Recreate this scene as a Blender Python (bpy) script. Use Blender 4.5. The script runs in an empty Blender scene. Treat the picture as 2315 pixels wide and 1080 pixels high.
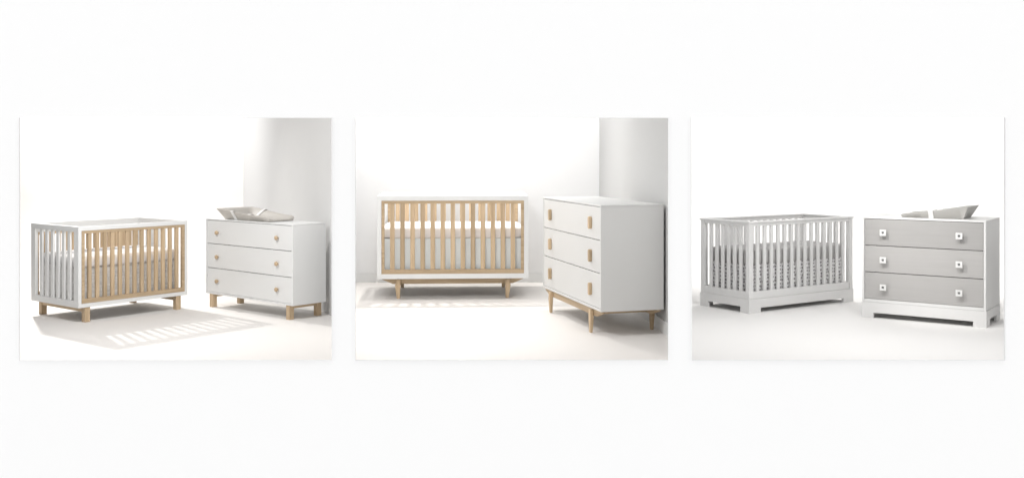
import bpy, bmesh, math, random
from mathutils import Vector, Matrix, noise
random.seed(7)
C = bpy.context.scene.collection
R = math.radians

# ------------------------------------------------------------------ camera
F, PPX, HY, CAMH = 2363.56, 1157.5, 344.54, 1.42
WY = 5.6                                     # distance of the white display wall
cd = bpy.data.cameras.new("camera"); cam = bpy.data.objects.new("camera", cd); C.objects.link(cam)
cam.location = (0, 0, CAMH); cam.rotation_euler = (R(90), 0, 0)
cd.sensor_width = 36; cd.lens = 36 * F / 2315
cd.shift_y = (HY - 540) / 2315; cd.clip_end = 200
bpy.context.scene.camera = cam
# ------------------------------------------------------------------ studio light
w = bpy.data.worlds.new("World"); bpy.context.scene.world = w; w.use_nodes = True
w.node_tree.nodes["Background"].inputs[0].default_value = (1, 1, 1, 1)
w.node_tree.nodes["Background"].inputs[1].default_value = 1.142
vs = bpy.context.scene.view_settings
vs.view_transform = 'Standard'; vs.look = 'None'; vs.exposure = 0; vs.gamma = 1

def aim(o, target):
    o.rotation_euler = (Vector(target) - o.location).to_track_quat('-Z', 'Y').to_euler()
def spot(name, loc, target, power, cone, radius=.05, blend=.5, col=(1, .98, .95)):
    l = bpy.data.lights.new(name, 'SPOT'); l.energy = power; l.spot_size = R(cone); l.spot_blend = blend
    l.shadow_soft_size = radius; l.color = col
    o = bpy.data.objects.new(name, l); C.objects.link(o); o.location = loc; aim(o, target); return o
def area(name, loc, target, power, sx, sy, col=(1, 1, 1), spread=180):
    l = bpy.data.lights.new(name, 'AREA'); l.energy = power; l.shape = 'RECTANGLE'; l.size = sx; l.size_y = sy
    l.color = col; l.spread = R(spread)
    o = bpy.data.objects.new(name, l); C.objects.link(o); o.location = loc; aim(o, target); return o
# bay one: low hard key from behind on the left, soft box in front
spot("key_lamp", (-5.7, 11.9, 3.0), (-3.2, 8.6, .2), 720, 80, .07, 1)
area("softbox_lamp", (-2.8, 7.2, 2.35), (-2.9, 9.2, .0), 44, .9, .5)
# bay two
spot("key_lamp", (-1.0, 11.2, 3.1), (-.2, 9.7, .0), 290, 90, .07, 1)
area("softbox_lamp", (-.8, 7.2, 2.35), (-.4, 9.4, .1), 33, .5, .5)
# bay three: soft box in front, hard lamp on the left for the dresser
area("softbox_lamp", (2.6, 7.2, 2.35), (2.6, 9.2, .0), 34, .9, .5)
spot("key_lamp", (1.9, 7.9, 2.0), (3.45, 8.75, .62), 110, 36, .02, 1)
# background lights
area("backdrop_lamp", (-4.95, 11.7, 3.1), (-4.9, 13.2, .9), 105, 1.2, .4)
area("backdrop_lamp", (-.45, 10.15, 3.1), (-.45, 11.5, 1.0), 52, 2.4, .5)
area("backdrop_lamp", (3.9, 11.2, 3.1), (3.9, 12.8, .9), 80, 3.0, .4)

# ------------------------------------------------------------------ materials
def mat(name, col, rough=.5, bump=0., bscale=60., var=0., vscale=3., spec=.4):
    m = bpy.data.materials.new(name); m.use_nodes = True; nt = m.node_tree; b = nt.nodes["Principled BSDF"]
    b.inputs["Base Color"].default_value = (*col, 1); b.inputs["Roughness"].default_value = rough
    b.inputs["Specular IOR Level"].default_value = spec
    tc = nt.nodes.new("ShaderNodeTexCoord")
    if var:
        n = nt.nodes.new("ShaderNodeTexNoise"); n.inputs["Scale"].default_value = vscale; n.inputs["Detail"].default_value = 4
        nt.links.new(tc.outputs["Object"], n.inputs["Vector"])
        r = nt.nodes.new("ShaderNodeMapRange"); r.inputs[3].default_value = 1 - var; r.inputs[4].default_value = 1 + var
        nt.links.new(n.outputs[0], r.inputs[0])
        mx = nt.nodes.new("ShaderNodeVectorMath"); mx.operation = 'SCALE'; mx.inputs[0].default_value = col
        nt.links.new(r.outputs[0], mx.inputs["Scale"]); nt.links.new(mx.outputs[0], b.inputs["Base Color"])
    if bump:
        n = nt.nodes.new("ShaderNodeTexNoise"); n.inputs["Scale"].default_value = bscale; n.inputs["Detail"].default_value = 3
        nt.links.new(tc.outputs["Object"], n.inputs["Vector"])
        bp = nt.nodes.new("ShaderNodeBump"); bp.inputs["Strength"].default_value = bump; bp.inputs["Distance"].default_value = .002
        nt.links.new(n.outputs[0], bp.inputs["Height"]); nt.links.new(bp.outputs[0], b.inputs["Normal"])
    return m
def wood(name, axis, c1=(.47, .345, .215), c2=(.63, .48, .32)):
    m = bpy.data.materials.new(name); m.use_nodes = True; nt = m.node_tree; b = nt.nodes["Principled BSDF"]
    b.inputs["Roughness"].default_value = .45; b.inputs["Specular IOR Level"].default_value = .3
    tc = nt.nodes.new("ShaderNodeTexCoord"); oi = nt.nodes.new("ShaderNodeObjectInfo")
    ad = nt.nodes.new("ShaderNodeVectorMath"); ad.operation = 'ADD'
    ml = nt.nodes.new("ShaderNodeMath"); ml.operation = 'MULTIPLY'; ml.inputs[1].default_value = 37
    nt.links.new(oi.outputs["Random"], ml.inputs[0]); nt.links.new(tc.outputs["Object"], ad.inputs[0]); nt.links.new(ml.outputs[0], ad.inputs[1])
    mp = nt.nodes.new("ShaderNodeMapping"); s = [38, 38, 38]; s['xyz'.index(axis)] = 1.6; mp.inputs["Scale"].default_value = s
    nt.links.new(ad.outputs[0], mp.inputs[0])
    n = nt.nodes.new("ShaderNodeTexNoise"); n.inputs["Scale"].default_value = 1; n.inputs["Detail"].default_value = 5; n.inputs["Distortion"].default_value = .6
    nt.links.new(mp.outputs[0], n.inputs["Vector"])
    cr = nt.nodes.new("ShaderNodeValToRGB"); cr.color_ramp.elements[0].position = .3; cr.color_ramp.elements[1].position = .7
    cr.color_ramp.elements[0].color = (*c1, 1); cr.color_ramp.elements[1].color = (*c2, 1)
    nt.links.new(n.outputs[0], cr.inputs[0])
    hs = nt.nodes.new("ShaderNodeHueSaturation"); mr = nt.nodes.new("ShaderNodeMapRange")
    mr.inputs[3].default_value = .84; mr.inputs[4].default_value = 1.08
    nt.links.new(oi.outputs["Random"], mr.inputs[0]); nt.links.new(mr.outputs[0], hs.inputs["Value"])
    nt.links.new(cr.outputs[0], hs.inputs["Color"]); nt.links.new(hs.outputs[0], b.inputs["Base Color"])
    return m
def fabric(name, kind):
    m = bpy.data.materials.new(name); m.use_nodes = True; nt = m.node_tree; b = nt.nodes["Principled BSDF"]
    b.inputs["Roughness"].default_value = .95; b.inputs["Specular IOR Level"].default_value = .1
    tc = nt.nodes.new("ShaderNodeTexCoord"); L = nt.links
    if kind == 'linen':
        mp = nt.nodes.new("ShaderNodeMapping"); mp.inputs["Scale"].default_value = (90, 90, 14)
        mq = nt.nodes.new("ShaderNodeMapping"); mq.inputs["Scale"].default_value = (14, 14, 90)
        rs = []
        for q in (mp, mq):
            L.new(tc.outputs["Object"], q.inputs[0]); n = nt.nodes.new("ShaderNodeTexNoise"); n.inputs["Scale"].default_value = 1
            n.inputs["Detail"].default_value = 2; L.new(q.outputs[0], n.inputs["Vector"]); rs.append(n)
        a = nt.nodes.new("ShaderNodeMath"); a.operation = 'ADD'; L.new(rs[0].outputs[0], a.inputs[0]); L.new(rs[1].outputs[0], a.inputs[1])
        cr = nt.nodes.new("ShaderNodeValToRGB"); cr.color_ramp.elements[0].position = .38; cr.color_ramp.elements[1].position = .64
        h = nt.nodes.new("ShaderNodeMath"); h.operation = 'MULTIPLY'; h.inputs[1].default_value = .5; L.new(a.outputs[0], h.inputs[0])
        cr.color_ramp.elements[0].color = (.66, .655, .64, 1); cr.color_ramp.elements[1].color = (.93, .92, .90, 1)
        L.new(h.outputs[0], cr.inputs[0]); L.new(cr.outputs[0], b.inputs["Base Color"])
    if kind == 'dots':                        # rows of soft grey dots printed on white cotton
        mp = nt.nodes.new("ShaderNodeUVMap")
        v = nt.nodes.new("ShaderNodeTexVoronoi"); v.voronoi_dimensions = '2D'; v.inputs["Scale"].default_value = 31
        v.inputs["Randomness"].default_value = .35; L.new(mp.outputs[0], v.inputs["Vector"])
        n = nt.nodes.new("ShaderNodeTexNoise"); n.inputs["Scale"].default_value = 60; L.new(mp.outputs[0], n.inputs["Vector"])
        a = nt.nodes.new("ShaderNodeMath"); a.operation = 'MULTIPLY_ADD'; a.inputs[1].default_value = .25; L.new(n.outputs[0], a.inputs[0]); L.new(v.outputs["Distance"], a.inputs[2])
        cr = nt.nodes.new("ShaderNodeValToRGB"); cr.color_ramp.elements[0].position = .42; cr.color_ramp.elements[1].position = .50
        cr.color_ramp.elements[0].color = (.34, .33, .335, 1); cr.color_ramp.elements[1].color = (.88, .87, .87, 1)
        L.new(a.outputs[0], cr.inputs[0]); L.new(cr.outputs[0], b.inputs["Base Color"])
    return m
M = dict(
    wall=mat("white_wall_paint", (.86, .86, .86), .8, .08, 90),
    bouncecut=mat('bounce_cut_grey', (.35, .35, .35), .9), shadedwhite=mat('shaded_white_paint', (.57, .57, .567), .85, .06, 90), lightgrey=mat('light_grey_paint', (.52, .52, .515), .85, .06, 90),
    paper=mat('white_paper', (.92, .907, .89), .9), paperwarm=mat('warm_white_paper', (.805, .78, .755), .7, .04, 40),
    screen=mat("display_wall_paint", (.93, .93, .93), .9),
    floor=mat("pale_floor", (.83, .80, .77), .5, .05, 40, .02, 1.2, .25),
    lacquer=mat("white_lacquer", (.80, .805, .80), .38, .05, 120, .02, 2.0),
    softwhite=mat('soft_white_lacquer', (.68, .68, .67), .42, .03, 120),
    warmwhite=mat("warm_white_lacquer", (.75, .745, .735), .42, .05, 120, .02, 2.0),
    frontgrey=wood("grey_stained_wood", "x", (.405, .395, .385), (.425, .415, .405)),
    woodx=wood("maple_wood_x", 'x'), woody=wood("maple_wood_y", 'y'), woodz=wood("maple_wood_z", 'z'),
    sheet=mat("white_cotton", (.86, .85, .85), .95, .25, 50),
    sheetpink=mat("ivory_cotton", (.80, .765, .745), .95, .25, 50),
    sheetgrey=mat("grey_cotton", (.48, .47, .465), .95, .25, 50),
    skirtblue=mat("pale_blue_cotton", (.86, .90, .91), .95, .2, 70, .05, 6),
    linen=fabric("grey_linen_weave", 'linen'), dots=fabric("dotted_cotton", 'dots'),
    pad=mat("taupe_vinyl", (.56, .53, .49), .55, .1, 60), padgrey=mat("grey_vinyl", (.45, .44, .42), .55, .1, 60),
    strap=mat("white_webbing", (.85, .84, .83), .8, .2, 200),
    metal=mat("grey_metal", (.25, .25, .25), .4), dark=mat("dark_recess", (.10, .095, .09), .8),
)
# ------------------------------------------------------------------ helpers
def tag(o, label=None, cat=None, group=None, kind=None):
    for k, v in (('label', label), ('category', cat), ('group', group), ('kind', kind)):
        if v: o[k] = v
    return o
def link(name, me, m, parent=None, loc=(0, 0, 0), rz=0, smooth=False):
    if m and not me.materials: me.materials.append(m)
    if smooth:
        for p in me.polygons: p.use_smooth = True
    o = bpy.data.objects.new(name, me); C.objects.link(o); o.location = loc; o.rotation_euler = (0, 0, rz)
    if parent: o.parent = parent
    return o
def empty(name, loc, rz, *a):
    o = bpy.data.objects.new(name, None); C.objects.link(o); o.location = loc; o.rotation_euler = (0, 0, rz); o.empty_display_size = .1
    return tag(o, *a)
def bev(bm, r, seg=2, ang=50):
    if r:
        es = [e for e in bm.edges if len(e.link_faces) == 2 and e.calc_face_angle(0) > R(ang)]
        bmesh.ops.bevel(bm, geom=es, offset=r, segments=seg, profile=.5, affect='EDGES', clamp_overlap=True)
def fin(bm, name):
    bmesh.ops.recalc_face_normals(bm, faces=bm.faces[:]); me = bpy.data.meshes.new(name); bm.to_mesh(me); bm.free(); return me
def box(name, lo, hi, m, parent, r=.002, seg=2):
    """a board between two corners; its object sits at the board's centre"""
    lo, hi = Vector(lo), Vector(hi); c = (lo + hi) / 2; s = hi - lo
    bm = bmesh.new(); bmesh.ops.create_cube(bm, size=1)
    for v in bm.verts: v.co = Vector((v.co.x * s.x, v.co.y * s.y, v.co.z * s.z))
    bev(bm, r, seg)
    return link(name, fin(bm, name), m, parent, c)
def prism(name, pts, axis, a0, a1, m, parent, r=.002, holes=None):
    """outline (u, v) extruded along an axis: 'y' -> (x, z) outline, 'x' -> (y, z) outline"""
    bm = bmesh.new()
    f = (lambda u, v, a: (u, a, v)) if axis == 'y' else (lambda u, v, a: (a, u, v))
    A = [bm.verts.new(f(u, v, a0)) for u, v in pts]; B = [bm.verts.new(f(u, v, a1)) for u, v in pts]
    bm.faces.new(A); bm.faces.new(B[::-1]); n = len(pts)
    for i in range(n): bm.faces.new((A[i], B[i], B[(i + 1) % n], A[(i + 1) % n]))
    bmesh.ops.recalc_face_normals(bm, faces=bm.faces[:]); bev(bm, r, 2)
    return link(name, fin(bm, name), m, parent)
def ring(name, o, i, axis, a0, a1, m, parent, r=.002):
    """rectangular frame: outer rect o = (u0, v0, u1, v1), inner rect i, thickness a0..a1"""
    f = (lambda u, v, a: (u, a, v)) if axis == 'y' else ((lambda u, v, a: (a, u, v)) if axis == 'x' else (lambda u, v, a: (u, v, a)))
    bm = bmesh.new(); L = []
    for a in (a0, a1):
        for q in (o, i):
            L.append([bm.verts.new(f(u, v, a)) for u, v in ((q[0], q[1]), (q[2], q[1]), (q[2], q[3]), (q[0], q[3]))])
    for k in range(4):
        j = (k + 1) % 4
        bm.faces.new((L[0][k], L[0][j], L[1][j], L[1][k])); bm.faces.new((L[2][k], L[2][j], L[3][j], L[3][k]))
        bm.faces.new((L[0][k], L[0][j], L[2][j], L[2][k])); bm.faces.new((L[1][k], L[1][j], L[3][j], L[3][k]))
    bmesh.ops.recalc_face_normals(bm, faces=bm.faces[:]); bev(bm, r, 2)
    return link(name, fin(bm, name), m, parent)
def slats(n, name, size, positions, m, parent, r=.003):
    bm = bmesh.new(); bmesh.ops.create_cube(bm, size=1)
    for v in bm.verts: v.co = Vector((v.co.x * size[0], v.co.y * size[1], v.co.z * size[2]))
    bev(bm, r, 2); me = fin(bm, name)
    for p in positions: link(name, me, m, parent, p)
def leg(secs, m, parent, loc, name='leg'):
    """tapered leg lofted through (z, half width x, half depth y, x shift, y shift)"""
    bm = bmesh.new(); P = None
    for z, a, b, sx, sy in secs:
        Q = [bm.verts.new((sx + a * u, sy + b * v, z)) for u, v in ((-1, -1), (1, -1), (1, 1), (-1, 1))]
        if P:
            for k in range(4): bm.faces.new((P[k], P[(k + 1) % 4], Q[(k + 1) % 4], Q[k]))
        else: bm.faces.new(Q[::-1])
        P = Q
    bm.faces.new(P); bmesh.ops.recalc_face_normals(bm, faces=bm.faces[:]); bev(bm, .004, 2, 60)
    return link(name, fin(bm, name), m, parent, loc)

def mattress(W, D, z0, z1, m, T, label):
    n = 44; k = 20; bm = bmesh.new(); H = z1 - z0; rr = .045
    # rounded slab: a closed grid sphere pushed onto a superellipse box
    prof = []
    S = 14
    for s in range(S + 1):
        t = -math.pi / 2 + math.pi * s / S
        cx = abs(math.cos(t)) ** .22; cz = math.copysign(abs(math.sin(t)) ** .55, math.sin(t)); prof.append((cx, cz))
    rings_ = []
    N = 120
    for cx, cz in prof:
        row = []
        for q in range(N):
            a = 2 * math.pi * q / N; c, s = math.cos(a), math.sin(a)
            x = W / 2 * math.copysign(abs(c) ** .16, c); y = D / 2 * math.copysign(abs(s) ** .16, s)
            inset = (1 - cx) * .5
            x = math.copysign(max(abs(x) - inset * .10 - (1 - cx) ** 2 * W * .42, 0), x) if cx < .999 else x
            y = math.copysign(max(abs(y) - inset * .10 - (1 - cx) ** 2 * D * .42, 0), y) if cx < .999 else y
            z = (z0 + z1) / 2 + cz * H / 2
            p = Vector((x, y, z)); wv = noise.noise(p * 9) * .008 + noise.noise(Vector((x * 30, y * 30, z * 8))) * .006
            d = Vector((x, y, 0)).normalized() if cx > .8 else Vector((0, 0, 1))
            row.append(bm.verts.new(p + d * wv))
        rings_.append(row)
    for a, b in zip(rings_, rings_[1:]):
        for q in range(N): bm.faces.new((a[q], a[(q + 1) % N], b[(q + 1) % N], b[q]))
    bm.faces.new(rings_[0][::-1]); bm.faces.new(rings_[-1])
    bmesh.ops.recalc_face_normals(bm, faces=bm.faces[:])
    o = link('mattress', fin(bm, 'mattress'), m, None, T.location, T.rotation_euler[2], True)
    return tag(o, label, 'mattress')
def skirt(W, D, z0, z1, m, T, label, amp=.006, freq=22):
    """gathered cloth hanging round the underside of the mattress"""
    bm = bmesh.new(); uv = bm.loops.layers.uv.new(); pts = []; step = .012
    cs = [(-W / 2, -D / 2), (W / 2, -D / 2), (W / 2, D / 2), (-W / 2, D / 2)]
    u = 0
    for k in range(4):
        a, b = Vector(cs[k]), Vector(cs[(k + 1) % 4]); n = int((b - a).length / step); t = (b - a).normalized(); nn = Vector((t.y, -t.x))
        for i in range(n):
            p = a + (b - a) * i / n; e = min(i, n - i) / n; e = min(1, e * 12); pts.append((p, nn * e, u)); u += (b - a).length / n
    rows = 7; G = []
    for r in range(rows + 1):
        z = z1 + (z0 - z1) * r / rows; row = []
        for p, nn, uu in pts:
            d = (noise.noise(Vector((uu * freq, z * 2, 0))) * amp + noise.noise(Vector((uu * 5, z, 3))) * amp * .6) * (.3 + .7 * r / rows)
            q = p + nn * d; row.append(bm.verts.new((q.x, q.y, z)))
        G.append(row)
    N = len(pts)
    for r in range(rows):
        for i in range(N):
            j = (i + 1) % N; f = bm.faces.new((G[r][i], G[r][j], G[r + 1][j], G[r + 1][i]))
            us = (pts[i][2], pts[i][2] + step, pts[i][2] + step, pts[i][2]); vsn = (r, r, r + 1, r + 1)
            for l, a, b in zip(f.loops, us, vsn): l[uv].uv = (a, b * (z1 - z0) / rows)
    o = link('crib_skirt', fin(bm, 'crib_skirt'), m, None, T.location, T.rotation_euler[2], True)
    return tag(o, label, 'crib skirt')

# ------------------------------------------------------------------ the two slatted cribs with a white case and a wood front
def case_crib(X, Y, yaw, W, D, h0, h1, wood_x, wood_z, stile, rtop, rbot, hole_z, mz, label):
    T = empty('crib', (X, Y, 0), yaw, label, 'crib', 'white cribs with a timber slat front')
    t = .026; LQ = M['lacquer']
    hw, hd = W / 2, D / 2
    for s in (-1, 1):                       # white slatted ends
        a0, a1 = sorted((s * hw, s * (hw - t)))
        E = ring('end_panel', (-hd, h0, hd, h1), (-hd + .09 * D, hole_z[0], hd - .09 * D, hole_z[1]), 'x', a0, a1, LQ, T, .001)
        ys = [-hd + D * (.205 + .118 * k) for k in range(6)]
        slats(6, 'slat', (t - .008, .056 * D, hole_z[1] - hole_z[0] - .0004), [((a0 + a1) / 2, y, (hole_z[0] + hole_z[1]) / 2) for y in ys], LQ, E)
    x0, x1 = -hw + wood_x * W, hw - wood_x * W
    dep = .034
    for s in (-1, 1):                       # white border and timber panel, front and back
        ya, yb = sorted((s * (hd - .0004), s * (hd - dep)))
        ring('case_frame', (-hw + t + .0001, h0 + .0006, hw - t - .0001, h1 - .0006), (x0, wood_z[0], x1, wood_z[1] - (.045 if s > 0 else 0)), 'y', ya, yb, LQ, T, .001)
        yc, ye = sorted((s * (hd + .002), s * (hd - dep + .006)))
        dz = .045 if s > 0 else 0
        P = ring('front_panel' if s < 0 else 'back_panel', (x0 + .001, wood_z[0] + .001, x1 - .001, wood_z[1] - dz - .001),
                 (x0 + stile * W, rbot, x1 - stile * W, rtop - dz), 'y', yc, ye, M['woodx'], T, .0015)
        xs = [-hw + W * (.1 + .0665 * k) for k in range(13)]
        slats(13, 'slat', (.030 * W, ye - yc - .006, rtop - dz - rbot - .0004), [(x, (yc + ye) / 2, (rtop - dz + rbot) / 2) for x in xs], M['woodz'], P)
    box('mattress_support', (-hw + t + .06, -hd + dep + .06, mz[0] - .03), (hw - t - .06, hd - dep - .06, mz[0] - .004), LQ, T)
    for s in (-1, 1):
        box('floor_rail', (s * hw - s * .18 - .02, -hd + dep + .002, h0 + .002), (s * hw - s * .18 + .02, hd - dep - .002, h0 + .03), LQ, T)
        # bolt heads inside the end
    return T, t, dep
def trestle_base(T, W, D, h, ix, iy, lw, rail_h, rails='y'):
    hw, hd = W / 2, D / 2
    for sx in (-1, 1):
        x = sx * (hw - ix)
        box('base_rail', (x - lw / 2 + .004, -hd + iy + lw / 2 + .002, h - rail_h), (x + lw / 2 - .004, hd - iy - lw / 2 - .002, h - .0005), M['woody'], T, .003)
        for sy in (-1, 1):
            y = sy * (hd - iy)
            box('leg', (x - lw / 2, y - lw / 2 - .002, 0), (x + lw / 2, y + lw / 2 + .002, h - .0005), M['woodz'], T, .003)
def splayed_base(T, W, D, h, xl, iy, top_x, bot_x, rail_z, lw, ld):
    hw, hd = W / 2, D / 2
    for sy in (-1, 1):
        ya, yb = sorted((sy * (hd - iy), sy * (hd - iy - .026)))
        prism('base_rail', [(-hw + top_x * W, h - .0005), (hw - top_x * W, h - .0005), (hw - top_x * W, h - .016), (hw - bot_x * W, rail_z), (-hw + bot_x * W, rail_z), (-hw + top_x * W, h - .016)],
              'y', ya, yb, M['woodx'], T)
        for sx in (-1, 1):
            y = sy * (hd - iy + ld / 2 + .0005)
            leg([(0, lw * .30, ld * .36, 0, 0), (h * .62, lw * .5, ld * .5, sx * lw * .12, 0), (h - .012, lw * .42, ld * .46, 0, 0)], M['woodz'], T, (sx * (hw - xl), y, 0))
    for sx in (-1, 1):
        box('cross_rail', (sx * (hw - xl) - .014, -hd + iy + .0265, rail_z + .006), (sx * (hw - xl) + .014, hd - iy - .0265, h - .001), M['woody'], T)

# ------------------------------------------------------------------ dressers
def dresser(X, Y, yaw, W, D, h0, h1, fx, zs, body_m, front_m, label, rec=.004):
    """zs: z of the drawer gaps from the top down"""
    T = empty('dresser', (X, Y, 0), yaw, label, 'dresser', 'three drawer dressers')
    hw, hd = W / 2, D / 2; e0 = fx * W; tt = h1 - zs[0]; tb = zs[3] - h0
    for s in (-1, 1):
        a, b = sorted((s * hw, s * (hw - e0)))
        box('side_panel', (a, -hd, h0), (b, hd, h1 - tt - .0005), body_m, T, .0015)
    box('top_panel', (-hw - .0006, -hd - .0006, zs[0]), (hw + .0006, hd, h1), body_m, T, .0022)
    box('bottom_panel', (-hw + e0 + .0005, -hd, h0 + .0005), (hw - e0 - .0005, hd - .02, zs[3]), body_m, T, .0015)
    box('back_panel', (-hw + e0 + .0005, hd - .015, h0 + .002), (hw - e0 - .0005, hd - .003, zs[0] - .0005), body_m, T, .001)
    DR = []
    g = .0028
    for k in range(3):
        zt, zb = zs[k] - (g * 1.5 if k == 0 else g), zs[k + 1] + g
        d = box('drawer', (-hw + e0 + g, -hd + rec, zb), (hw - e0 - g, -hd + rec + .02, zt), front_m, T, .0015)
        box('drawer_box', (-hw + e0 + .02, .0105, -(zt - zb) / 2 + .01), (hw - e0 - .02, D - .06, (zt - zb) / 2 - .02), M['dark'], d, .001)
        DR.append(d)
    return T, DR
def on_drawer(d, T, x, z, y=-.01): return (x - d.location.x, y, z - d.location.z)

# ================================================================= SETTING
def px(x): return (x - PPX) / F * WY
def pz(y): return CAMH + (HY - y) / F * WY
ops = [(46, 751), (804, 1510), (1563, 2269.5)]; ZT, ZB = pz(267), pz(812.5)
xs = [-9.0] + [px(v) for o in ops for v in o] + [9.0]; zs = [-2.6, ZB, ZT, 3.3]
bm = bmesh.new(); V = {}
def vv(i, j, k):
    if (i, j, k) not in V:      # the reveals are chamfered to a thin edge at the front
        dx = k * .035 * (0 if i in (0, 7) else (-1 if i % 2 else 1)); dz = k * .035 * {0: 0, 1: -1, 2: 1, 3: 0}[j]
        V[i, j, k] = bm.verts.new((xs[i] + dx, WY + k * .03, zs[j] + dz))
    return V[i, j, k]
for i in range(7):
    for j in range(3):
        if j == 1 and i in (1, 3, 5): continue
        for k in (0, 1): bm.faces.new((vv(i, j, k), vv(i + 1, j, k), vv(i + 1, j + 1, k), vv(i, j + 1, k)))
# close the boundary edges
for (i, j) in [(i, j) for i in range(8) for j in range(4)]:
    for di, dj in ((1, 0), (0, 1)):
        if i + di > 7 or j + dj > 3: continue
        a = [f for f in range(1)]
        e = bm.edges.get((vv(i, j, 0), vv(i + di, j + dj, 0)))
        if e and len(e.link_faces) == 1:
            bm.faces.new((vv(i, j, 0), vv(i + di, j + dj, 0), vv(i + di, j + dj, 1), vv(i, j, 1)))
tag(link('front_wall', fin(bm, 'front_wall'), M['screen']), kind='structure')
TR = .0021  # thin raised rim, added to cast a soft shade band round each opening
for a, b in ops:
    o = ring('opening_shade_rim', (px(a) - TR, ZB - TR, px(b) + TR, ZT + TR), (px(a), ZB, px(b), ZT), 'y', WY - .017, WY - .0005, M['screen'], None, 0)
    tag(o, kind='structure')
def slab(name, lo, hi, m): return tag(box(name, lo, hi, m, None, 0), kind='structure')
slab('floor', (-9, WY + .031, -.1), (9, 16, 0), M['floor'])
slab('ground', (-30, -30, -2.8), (30, 30, -2.6), M['wall'])
def wall(name, a, b, z0=.0, z1=3.2, th=.03, m='wall'):
    a, b = Vector((*a, 0)), Vector((*b, 0)); t = (b - a).normalized(); n = Vector((-t.y, t.x, 0)) * th
    bm = bmesh.new(); q = [a, b, b + n, a + n]
    A = [bm.verts.new((p.x, p.y, z0)) for p in q]; B = [bm.verts.new((p.x, p.y, z1)) for p in q]
    bm.faces.new(A); bm.faces.new(B)
    for i in range(4): bm.faces.new((A[i], B[i], B[(i + 1) % 4], A[(i + 1) % 4]))
    return tag(link(name, fin(bm, name), M[m]), kind='structure')
FY = WY + .0305
# bay one
wall('back_wall', (-1.6, 13.2), (-8.0, 13.2), 0, 3.2, -.03)
wall('side_wall', (-1.473, 8.85), (-3.397, 13.199), 0, 3.2, -.03, 'shadedwhite')  # white wall with its shade put into the colour, so the corner shows
wall('partition', (px(778), FY), (-1.474, 8.849), 0, 3.2, .02)
wall('left_wall', (px(-60), FY), (-.515 * 13.19, 13.19), 0, 3.2, .03, 'bouncecut')  # out of view; its grey is there to cut bounce light
# bay two
wall('partition', (px(790), FY), (-.1555 * 11.46, 11.46), 0, 3.2, .02)
wall('back_wall', (1.3, 11.47), (-1.80, 11.47), 0, 3.2, -.03)
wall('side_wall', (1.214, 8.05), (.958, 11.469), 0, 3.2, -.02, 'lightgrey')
wall('partition', (px(1530), FY), (1.215, 8.049), 0, 3.2, -.02)
# bay three
wall('partition', (px(1549), FY), (.1656 * 12.79, 12.79), 0, 3.2, -.02)
wall('back_wall', (7.0, 12.8), (2.0, 12.8), 0, 3.2, -.03)
wall('right_wall', (px(2310), FY), (.487 * 12.79, 12.79), 0, 3.2, -.03)
def sheet(name, left, right, yb, m):
    '''seamless paper: over the floor, up in a cove, up the back wall'''
    prof = [(WY + .033 + (8.85 - WY - .033) * k / 8, .004) for k in range(9)] + [(8.85 + (yb - .9 - 8.85) * k / 8, .004) for k in range(1, 9)] + [(yb - .9 + .87 * math.sin(R(a)), .004 + .87 * (1 - math.cos(R(a)))) for a in range(10, 91, 10)] + [(yb - .03, 3.19)]
    bm = bmesh.new(); rows = []
    for y, z in prof:
        n = 12; rows.append([bm.verts.new((left(y) + (right(y) - left(y)) * k / n, y, z)) for k in range(n + 1)])
    for p, q in zip(rows, rows[1:]):
        for k in range(12): bm.faces.new((p[k], p[k + 1], q[k + 1], q[k]))
    return tag(link(name, fin(bm, name), M[m], smooth=True), kind='structure')
sheet('backdrop', lambda y: max(.1656 * y, px(1549) / WY * y) + .012, lambda y: .4866 * y, 12.8, 'paper')
def b1r(y):
    if y < 8.85: return px(778) + (y - FY) / (8.85 - FY) * (-1.474 - px(778)) - .01
    return -1.473 + (y - 8.85) / (13.199 - 8.85) * (-3.397 + 1.473) + .012
sheet('backdrop', lambda y: -.513 * y, b1r, 13.2, 'paperwarm')
slab('ambient_cut_ceiling', (-9, WY + .031, 3.201), (9, 14, 3.26), M['bouncecut'])  # out of view, added in grey to lower the ambient light in the bays
# baseboards of bay two
def baseboard(a, b, th):
    o = wall('baseboard', a, b, .001, .10, th, 'lacquer'); return o
baseboard((.953, 11.468), (-1.77, 11.468), .012)
baseboard((1.2125, 8.055), (.957, 11.45), .012)

# ================================================================= BAY ONE
T, t, dep = case_crib(-3.5756, 9.3183, .9074, 1.0532, .7745, .1287, .8027, .028, (.163, .768), .026, .744, .2, (.183, .757), (.448, .545),
                      'white crib with pale timber front slats and square timber legs, white slatted end turned left')
trestle_base(T, 1.0532, .7745, .1287, .0877, .035, .048, .042)
W, D = 1.0532, .7745
mattress(W - 2 * t - .02, D - 2 * dep - .02, .448, .548, M['sheet'], T, 'white sheeted mattress in the crib with square timber legs, above a woven grey skirt')
skirt(W - 2 * t - .07, D - 2 * dep - .055, .15, .452, M['linen'], T, 'woven grey linen crib skirt hanging under the white mattress, behind timber slats', .008, 16)

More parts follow.
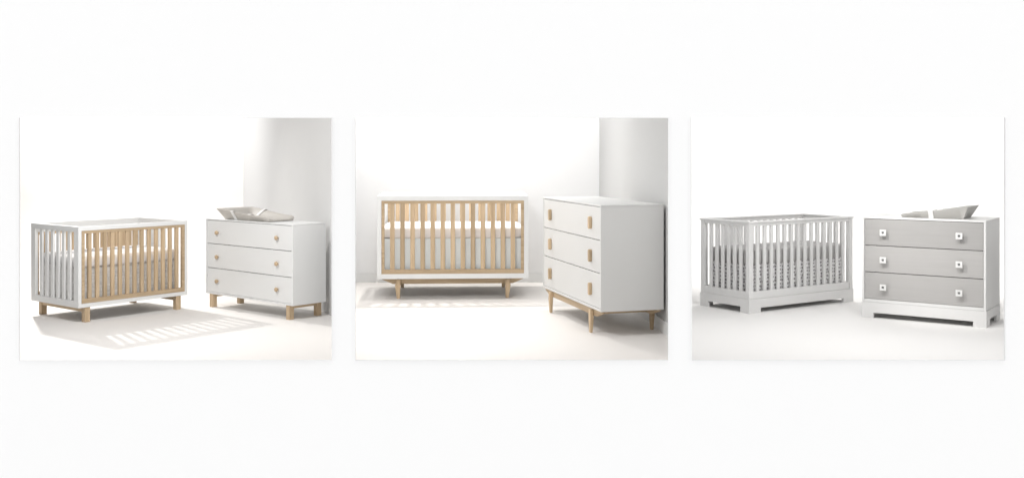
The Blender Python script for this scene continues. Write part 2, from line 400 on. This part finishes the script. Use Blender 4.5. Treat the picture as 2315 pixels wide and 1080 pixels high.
T, DR = dresser(-2.2194, 9.3582, -.7048, 1.283, .3562, .1259, .8112, .0145, (.803, .586, .364, .141), M['lacquer'], M['lacquer'],
                'white three drawer dresser with round timber knobs, on square timber legs')
trestle_base(T, 1.283, .3562, .1259, .0765, .03, .046, .03)
def knob_mesh():
    bm = bmesh.new(); prof = [(0, 0), (.009, 0), (.009, .010), (.0185, .014), (.0195, .022), (.0165, .027), (0, .0285)]; N = 28; rows = []
    for r, y in prof[1:-1]: rows.append([bm.verts.new((r * math.cos(2 * math.pi * k / N), -y, r * math.sin(2 * math.pi * k / N))) for k in range(N)])
    for a, b in zip(rows, rows[1:]):
        for k in range(N): bm.faces.new((a[k], a[(k + 1) % N], b[(k + 1) % N], b[k]))
    bm.faces.new(rows[0]); bm.faces.new(rows[-1]); return fin(bm, 'knob')
km = knob_mesh(); km.materials.append(M['woodx'])
for d, z in zip(DR, (.69, .4695, .2495)):
    for fx in (.148, .836): link('knob', km, None, d, on_drawer(d, T, (fx - .5) * 1.283, z), 0, True)

def changing_pad(T, cx, cy, z, L, Wd, hi, lo, flip, m, label, strap_u, white_gap=False):
    """contoured pad: high flared wall at one end, side walls falling towards the other"""
    s = -1 if flip else 1
    root = empty('changing_pad', T.matrix_basis @ Vector((cx, cy, z)), T.rotation_euler[2] + (math.pi if flip else 0), label, 'changing pad')
    def hw_(u): return lo + (hi - lo) * (1 - u) ** 1.5
    def outline(u, v, up):            # up 0 foot .. 1 rim
        fl = .055 * up * (hw_(u) / hi) + .006 * up
        x = -L / 2 + u * L; y = v * (Wd / 2 + fl)
        x += -.06 * up if u < .001 else 0
        return x, y
    bm = bmesh.new(); NU, NV = 40, 28; G = []
    def rim(t): return max(0, min(1, (t - .62) / .30))
    for i in range(NU + 1):
        u = i / NU; row = []
        for j in range(NV + 1):
            v = -1 + 2 * j / NV; av = abs(v)
            k = rim(av); k = k * k * (3 - 2 * k)
            e = max(0, 1 - u / .16); e = e * e * (3 - 2 * e)
            far = max(0, (u - .9) / .1)
            mix = max(k, e)
            hcen = .022 + .01 * (1 - u)
            h = hcen + (hw_(u) - hcen) * mix if hw_(u) > hcen else hcen
            h *= (1 - .35 * far ** 2)
            fl = .055 * (hw_(u) / hi) * k
            x = -L / 2 + u * L - .055 * e * (1 - u / .16 if u < .16 else 0); y = v * (Wd / 2 + fl * 1.0)
            cr = max(0, (u - .86) / .14); y *= 1 - .16 * cr ** 2.5   # rounded foot end
            row.append(bm.verts.new((x, y, h)))
        G.append(row)
    for i in range(NU):
        for j in range(NV): bm.faces.new((G[i][j], G[i + 1][j], G[i + 1][j + 1], G[i][j + 1]))
    edge = [G[i][0] for i in range(NU + 1)] + [G[NU][j] for j in range(1, NV + 1)] + [G[i][NV] for i in range(NU - 1, -1, -1)] + [G[0][j] for j in range(NV - 1, 0, -1)]
    low = []
    for v_ in edge:
        x, y, h = v_.co
        low.append(bm.verts.new((max(-L / 2, min(x, L / 2) - .004) if x < 0 else x - .008, math.copysign(min(abs(y), Wd / 2 - .008), y), .0008)))
    n = len(edge)
    for k in range(n): bm.faces.new((edge[k], low[k], low[(k + 1) % n], edge[(k + 1) % n]))
    bm.faces.new(low); bmesh.ops.recalc_face_normals(bm, faces=bm.faces[:])
    bmesh.ops.bevel(bm, geom=[e_ for e_ in bm.edges if len(e_.link_faces) == 2 and e_.calc_face_angle(0) > R(55)], offset=.004, segments=2, profile=.5, affect='EDGES')
    link('cushion', fin(bm, 'cushion'), m, root, (0, 0, 0), 0, True)
    # strap across, following the hollow, with a loose upturned end
    i0 = strap_u; pts = []
    u = i0; NVs = 34
    for j in range(NVs + 1):
        v = -1 + 2 * j / NVs; k = rim(abs(v)); k = k * k * (3 - 2 * k); hcen = .022 + .01 * (1 - u)
        h = hcen + (hw_(u) - hcen) * k if hw_(u) > hcen else hcen
        fl = .055 * (hw_(u) / hi) * k
        pts.append((v * (Wd / 2 + fl), h + .003 + (.012 * math.sin((v + .2) * 6) if abs(v) < .6 else 0)))
    first, last = pts[0], pts[-1]
    pts = [(-(Wd / 2 - .006) - .003, .001), (first[0] - .004, first[1] - .002)] + pts + [(last[0] + .004, last[1] - .002), (Wd / 2 - .003, .001)]
    bm = bmesh.new(); rows = []
    for (y, zz) in pts: rows.append([bm.verts.new((-L / 2 + u * L + q, y, zz)) for q in (-.02, .02)])
    for a, b in zip(rows, rows[1:]): bm.faces.new((a[0], a[1], b[1], b[0]))
    bmesh.ops.recalc_face_normals(bm, faces=bm.faces[:]); bmesh.ops.solidify(bm, geom=bm.faces[:], thickness=-.002)
    S = link('strap', fin(bm, 'strap'), M['strap'], root)
    return root
changing_pad(T, -.10, .02, .8118, .66, .28, .10, .042, False, M['pad'], 'beige contoured changing pad with white strap on the white dresser with round knobs', .27)

# ================================================================= BAY TWO
W, D = 1.4598, .9881
T, t, dep = case_crib(-.5985, 10.6055, .0558, W, D, .2, 1.0013, .028, (.248, .954), .0205, .925, .291, (.27, .94), (.581, .69),
                      'white crib with pale timber front slats seen straight on, standing on tapered timber legs')
splayed_base(T, W, D, .2, .2, .105, .028, .10, .14, .052, .03)
mattress(W - 2 * t - .02, D - 2 * dep - .02, .581, .695, M['sheetpink'], T, 'ivory sheeted mattress in the crib on tapered legs, above a pale blue skirt')
skirt(W - 2 * t - .07, D - 2 * dep - .055, .24, .585, M['skirtblue'], T, 'plain pale blue crib skirt hanging under the ivory mattress', .010, 12)

W, D = 1.5266, .5214
T, DR = dresser(.7334, 8.8384, -1.3053, W, D, .1938, 1.0155, .0115, (1.002, .742, .487, .215), M['softwhite'], M['softwhite'],
                'tall white dresser with upright timber handles, standing on tapered timber legs')
splayed_base(T, W, D, .1938, .235, .018, .012, .10, .138, .052, .03)
def pill_mesh():
    bm = bmesh.new(); h, r, dp = .049, .018, .026; N = 10; o = []
    for k in range(N + 1): a = math.pi * k / N; o.append((r * math.cos(a), h - r + r * math.sin(a)))
    for k in range(N + 1): a = math.pi + math.pi * k / N; o.append((r * math.cos(a), -h + r + r * math.sin(a)))
    A = [bm.verts.new((x, 0, z)) for x, z in o]; B = [bm.verts.new((x, -dp, z)) for x, z in o]
    bm.faces.new(A); bm.faces.new(B[::-1])
    for i in range(len(o)): bm.faces.new((A[i], B[i], B[(i + 1) % len(o)], A[(i + 1) % len(o)]))
    bmesh.ops.recalc_face_normals(bm, faces=bm.faces[:]); bev(bm, .003, 2, 60); return fin(bm, 'handle')
pm = pill_mesh(); pm.materials.append(M['woodz'])
for d, z in zip(DR, (.867, .608, .346)):
    for fx in (.155, .851): link('handle', pm, None, d, on_drawer(d, T, (fx - .5) * W, z))

# ================================================================= BAY THREE
def plinth_side(T, W, D, top, arch, fw, proud, m, sides):
    hw, hd = W / 2 + proud, D / 2 + proud; th = .024
    def out(h, f): return [(-h, 0), (-h + f, 0), (-h + f, arch), (h - f, arch), (h - f, 0), (h, 0), (h, top), (-h, top)]
    for s in (-1, 1):
        a, b = sorted((s * hd, s * (hd - th)))
        prism('base_rail', out(hw, fw[0]), 'y', a, b, m, T, .0025)
        a, b = sorted((s * (hw - .001), s * (hw - th)))
        h2 = hd - th - .0005
        prism('side_base_rail', [(-h2, 0), (-h2 + fw[1], 0), (-h2 + fw[1], arch + .01), (h2 - fw[1], arch + .01), (h2 - fw[1], 0), (h2, 0), (h2, top), (-h2, top)], 'x', a, b, m, T, .0025)
W, D, h1 = 1.3936, .6091, .8115; WW = M['warmwhite']; hw, hd = W / 2, D / 2
T = empty('crib', (2.4973, 9.8224, 0), .5845, 'all white slatted crib on a bracket foot base, holding a grey mattress and dotted skirt', 'crib')
plinth_side(T, W, D, .128, .046, (.105 * W, .085), .004, WW, 4)
for sx in (-1, 1):
    for sy in (-1, 1):
        xa, xb = sorted((sx * (hw - .001), sx * (hw - .050))); ya, yb = sorted((sy * (hd - .001), sy * (hd - .044)))
        box('post', (xa, ya, .1285), (xb, yb, .7955), WW, T, .003)
ring('top_cap', (-hw - .008, -hd - .008, hw + .008, hd + .008), (-hw + .05, -hd + .046, hw - .05, hd - .046), 'z', .796, h1, WW, T, .003)
for s in (-1, 1):
    ya, yb = sorted((s * (hd - .006), s * (hd - .034)))
    P = ring('side_panel', (-hw + .0505, .1285, hw - .0505, .7955), (-hw + .0515 + .004, .193, hw - .0515 - .004, .768), 'y', ya, yb, WW, T, .002)
    slats(14, 'slat', (.0245 * W, yb - ya - .010, .768 - .193 - .0004), [(-hw + W * (.087 + .06355 * k), (ya + yb) / 2, .4805) for k in range(14)], WW, P, .003)
    xa, xb = sorted((s * (hw - .006), s * (hw - .034)))
    P = ring('end_panel', (-hd + .0445, .1285, hd - .0445, .7955), (-hd + .048, .193, hd - .048, .768), 'x', xa, xb, WW, T, .002)
    slats(6, 'slat', (xb - xa - .010, .056 * D, .768 - .193 - .0004), [((xa + xb) / 2, -hd + D * (.195 + .122 * k), .4805) for k in range(6)], WW, P, .003)
box('mattress_support', (-hw + .10, -hd + .10, .39), (hw - .10, hd - .10, .415), WW, T)
mattress(W - .09, D - .095, .42, .552, M['sheetgrey'], T, 'plain grey sheeted mattress in the all white crib, above a dotted skirt')
skirt(W - .135, D - .12, .17, .428, M['dots'], T, 'white crib skirt printed with grey dots, behind white slats', .006, 14)

W, D = .9914, .5526; hw, hd = W / 2, D / 2
T, DR = dresser(3.5826, 8.9518, -.6182, W, D, .139, .8688, .019, (.853, .6235, .3955, .165), M['warmwhite'], M['frontgrey'],
                'white framed dresser with three grey drawer fronts and square knobs on bracket feet')
plinth_side(T, W, D, .138, .049, (.103 * W, .12), .005, WW, 4)
def square_knob():
    q = ring('knob', (-.026, -.026, .026, .026), (-.0095, -.0095, .0095, .0095), 'y', -.044, -.031, WW, None, .002)
    me = q.data; bpy.data.objects.remove(q); return me
sk = square_knob()
bm = bmesh.new(); bmesh.ops.create_cone(bm, cap_ends=True, segments=20, radius1=.013, radius2=.013, depth=.0305, matrix=Matrix.Translation((0, -.01575, 0)) @ Matrix.Rotation(R(90), 4, 'X'))
post_me = fin(bm, 'knob_post'); post_me.materials.append(M['metal'])
for d, z in zip(DR, (.738, .506, .274)):
    for fx in (.187, .801):
        k = link('knob', sk, None, d, on_drawer(d, T, (fx - .5) * W, z)); link('knob_post', post_me, None, k)
changing_pad(T, .05, -.03, .8692, .50, .30, .105, .035, True, M['padgrey'], 'grey contoured changing pad with white strap on the dresser with grey drawers', .50)
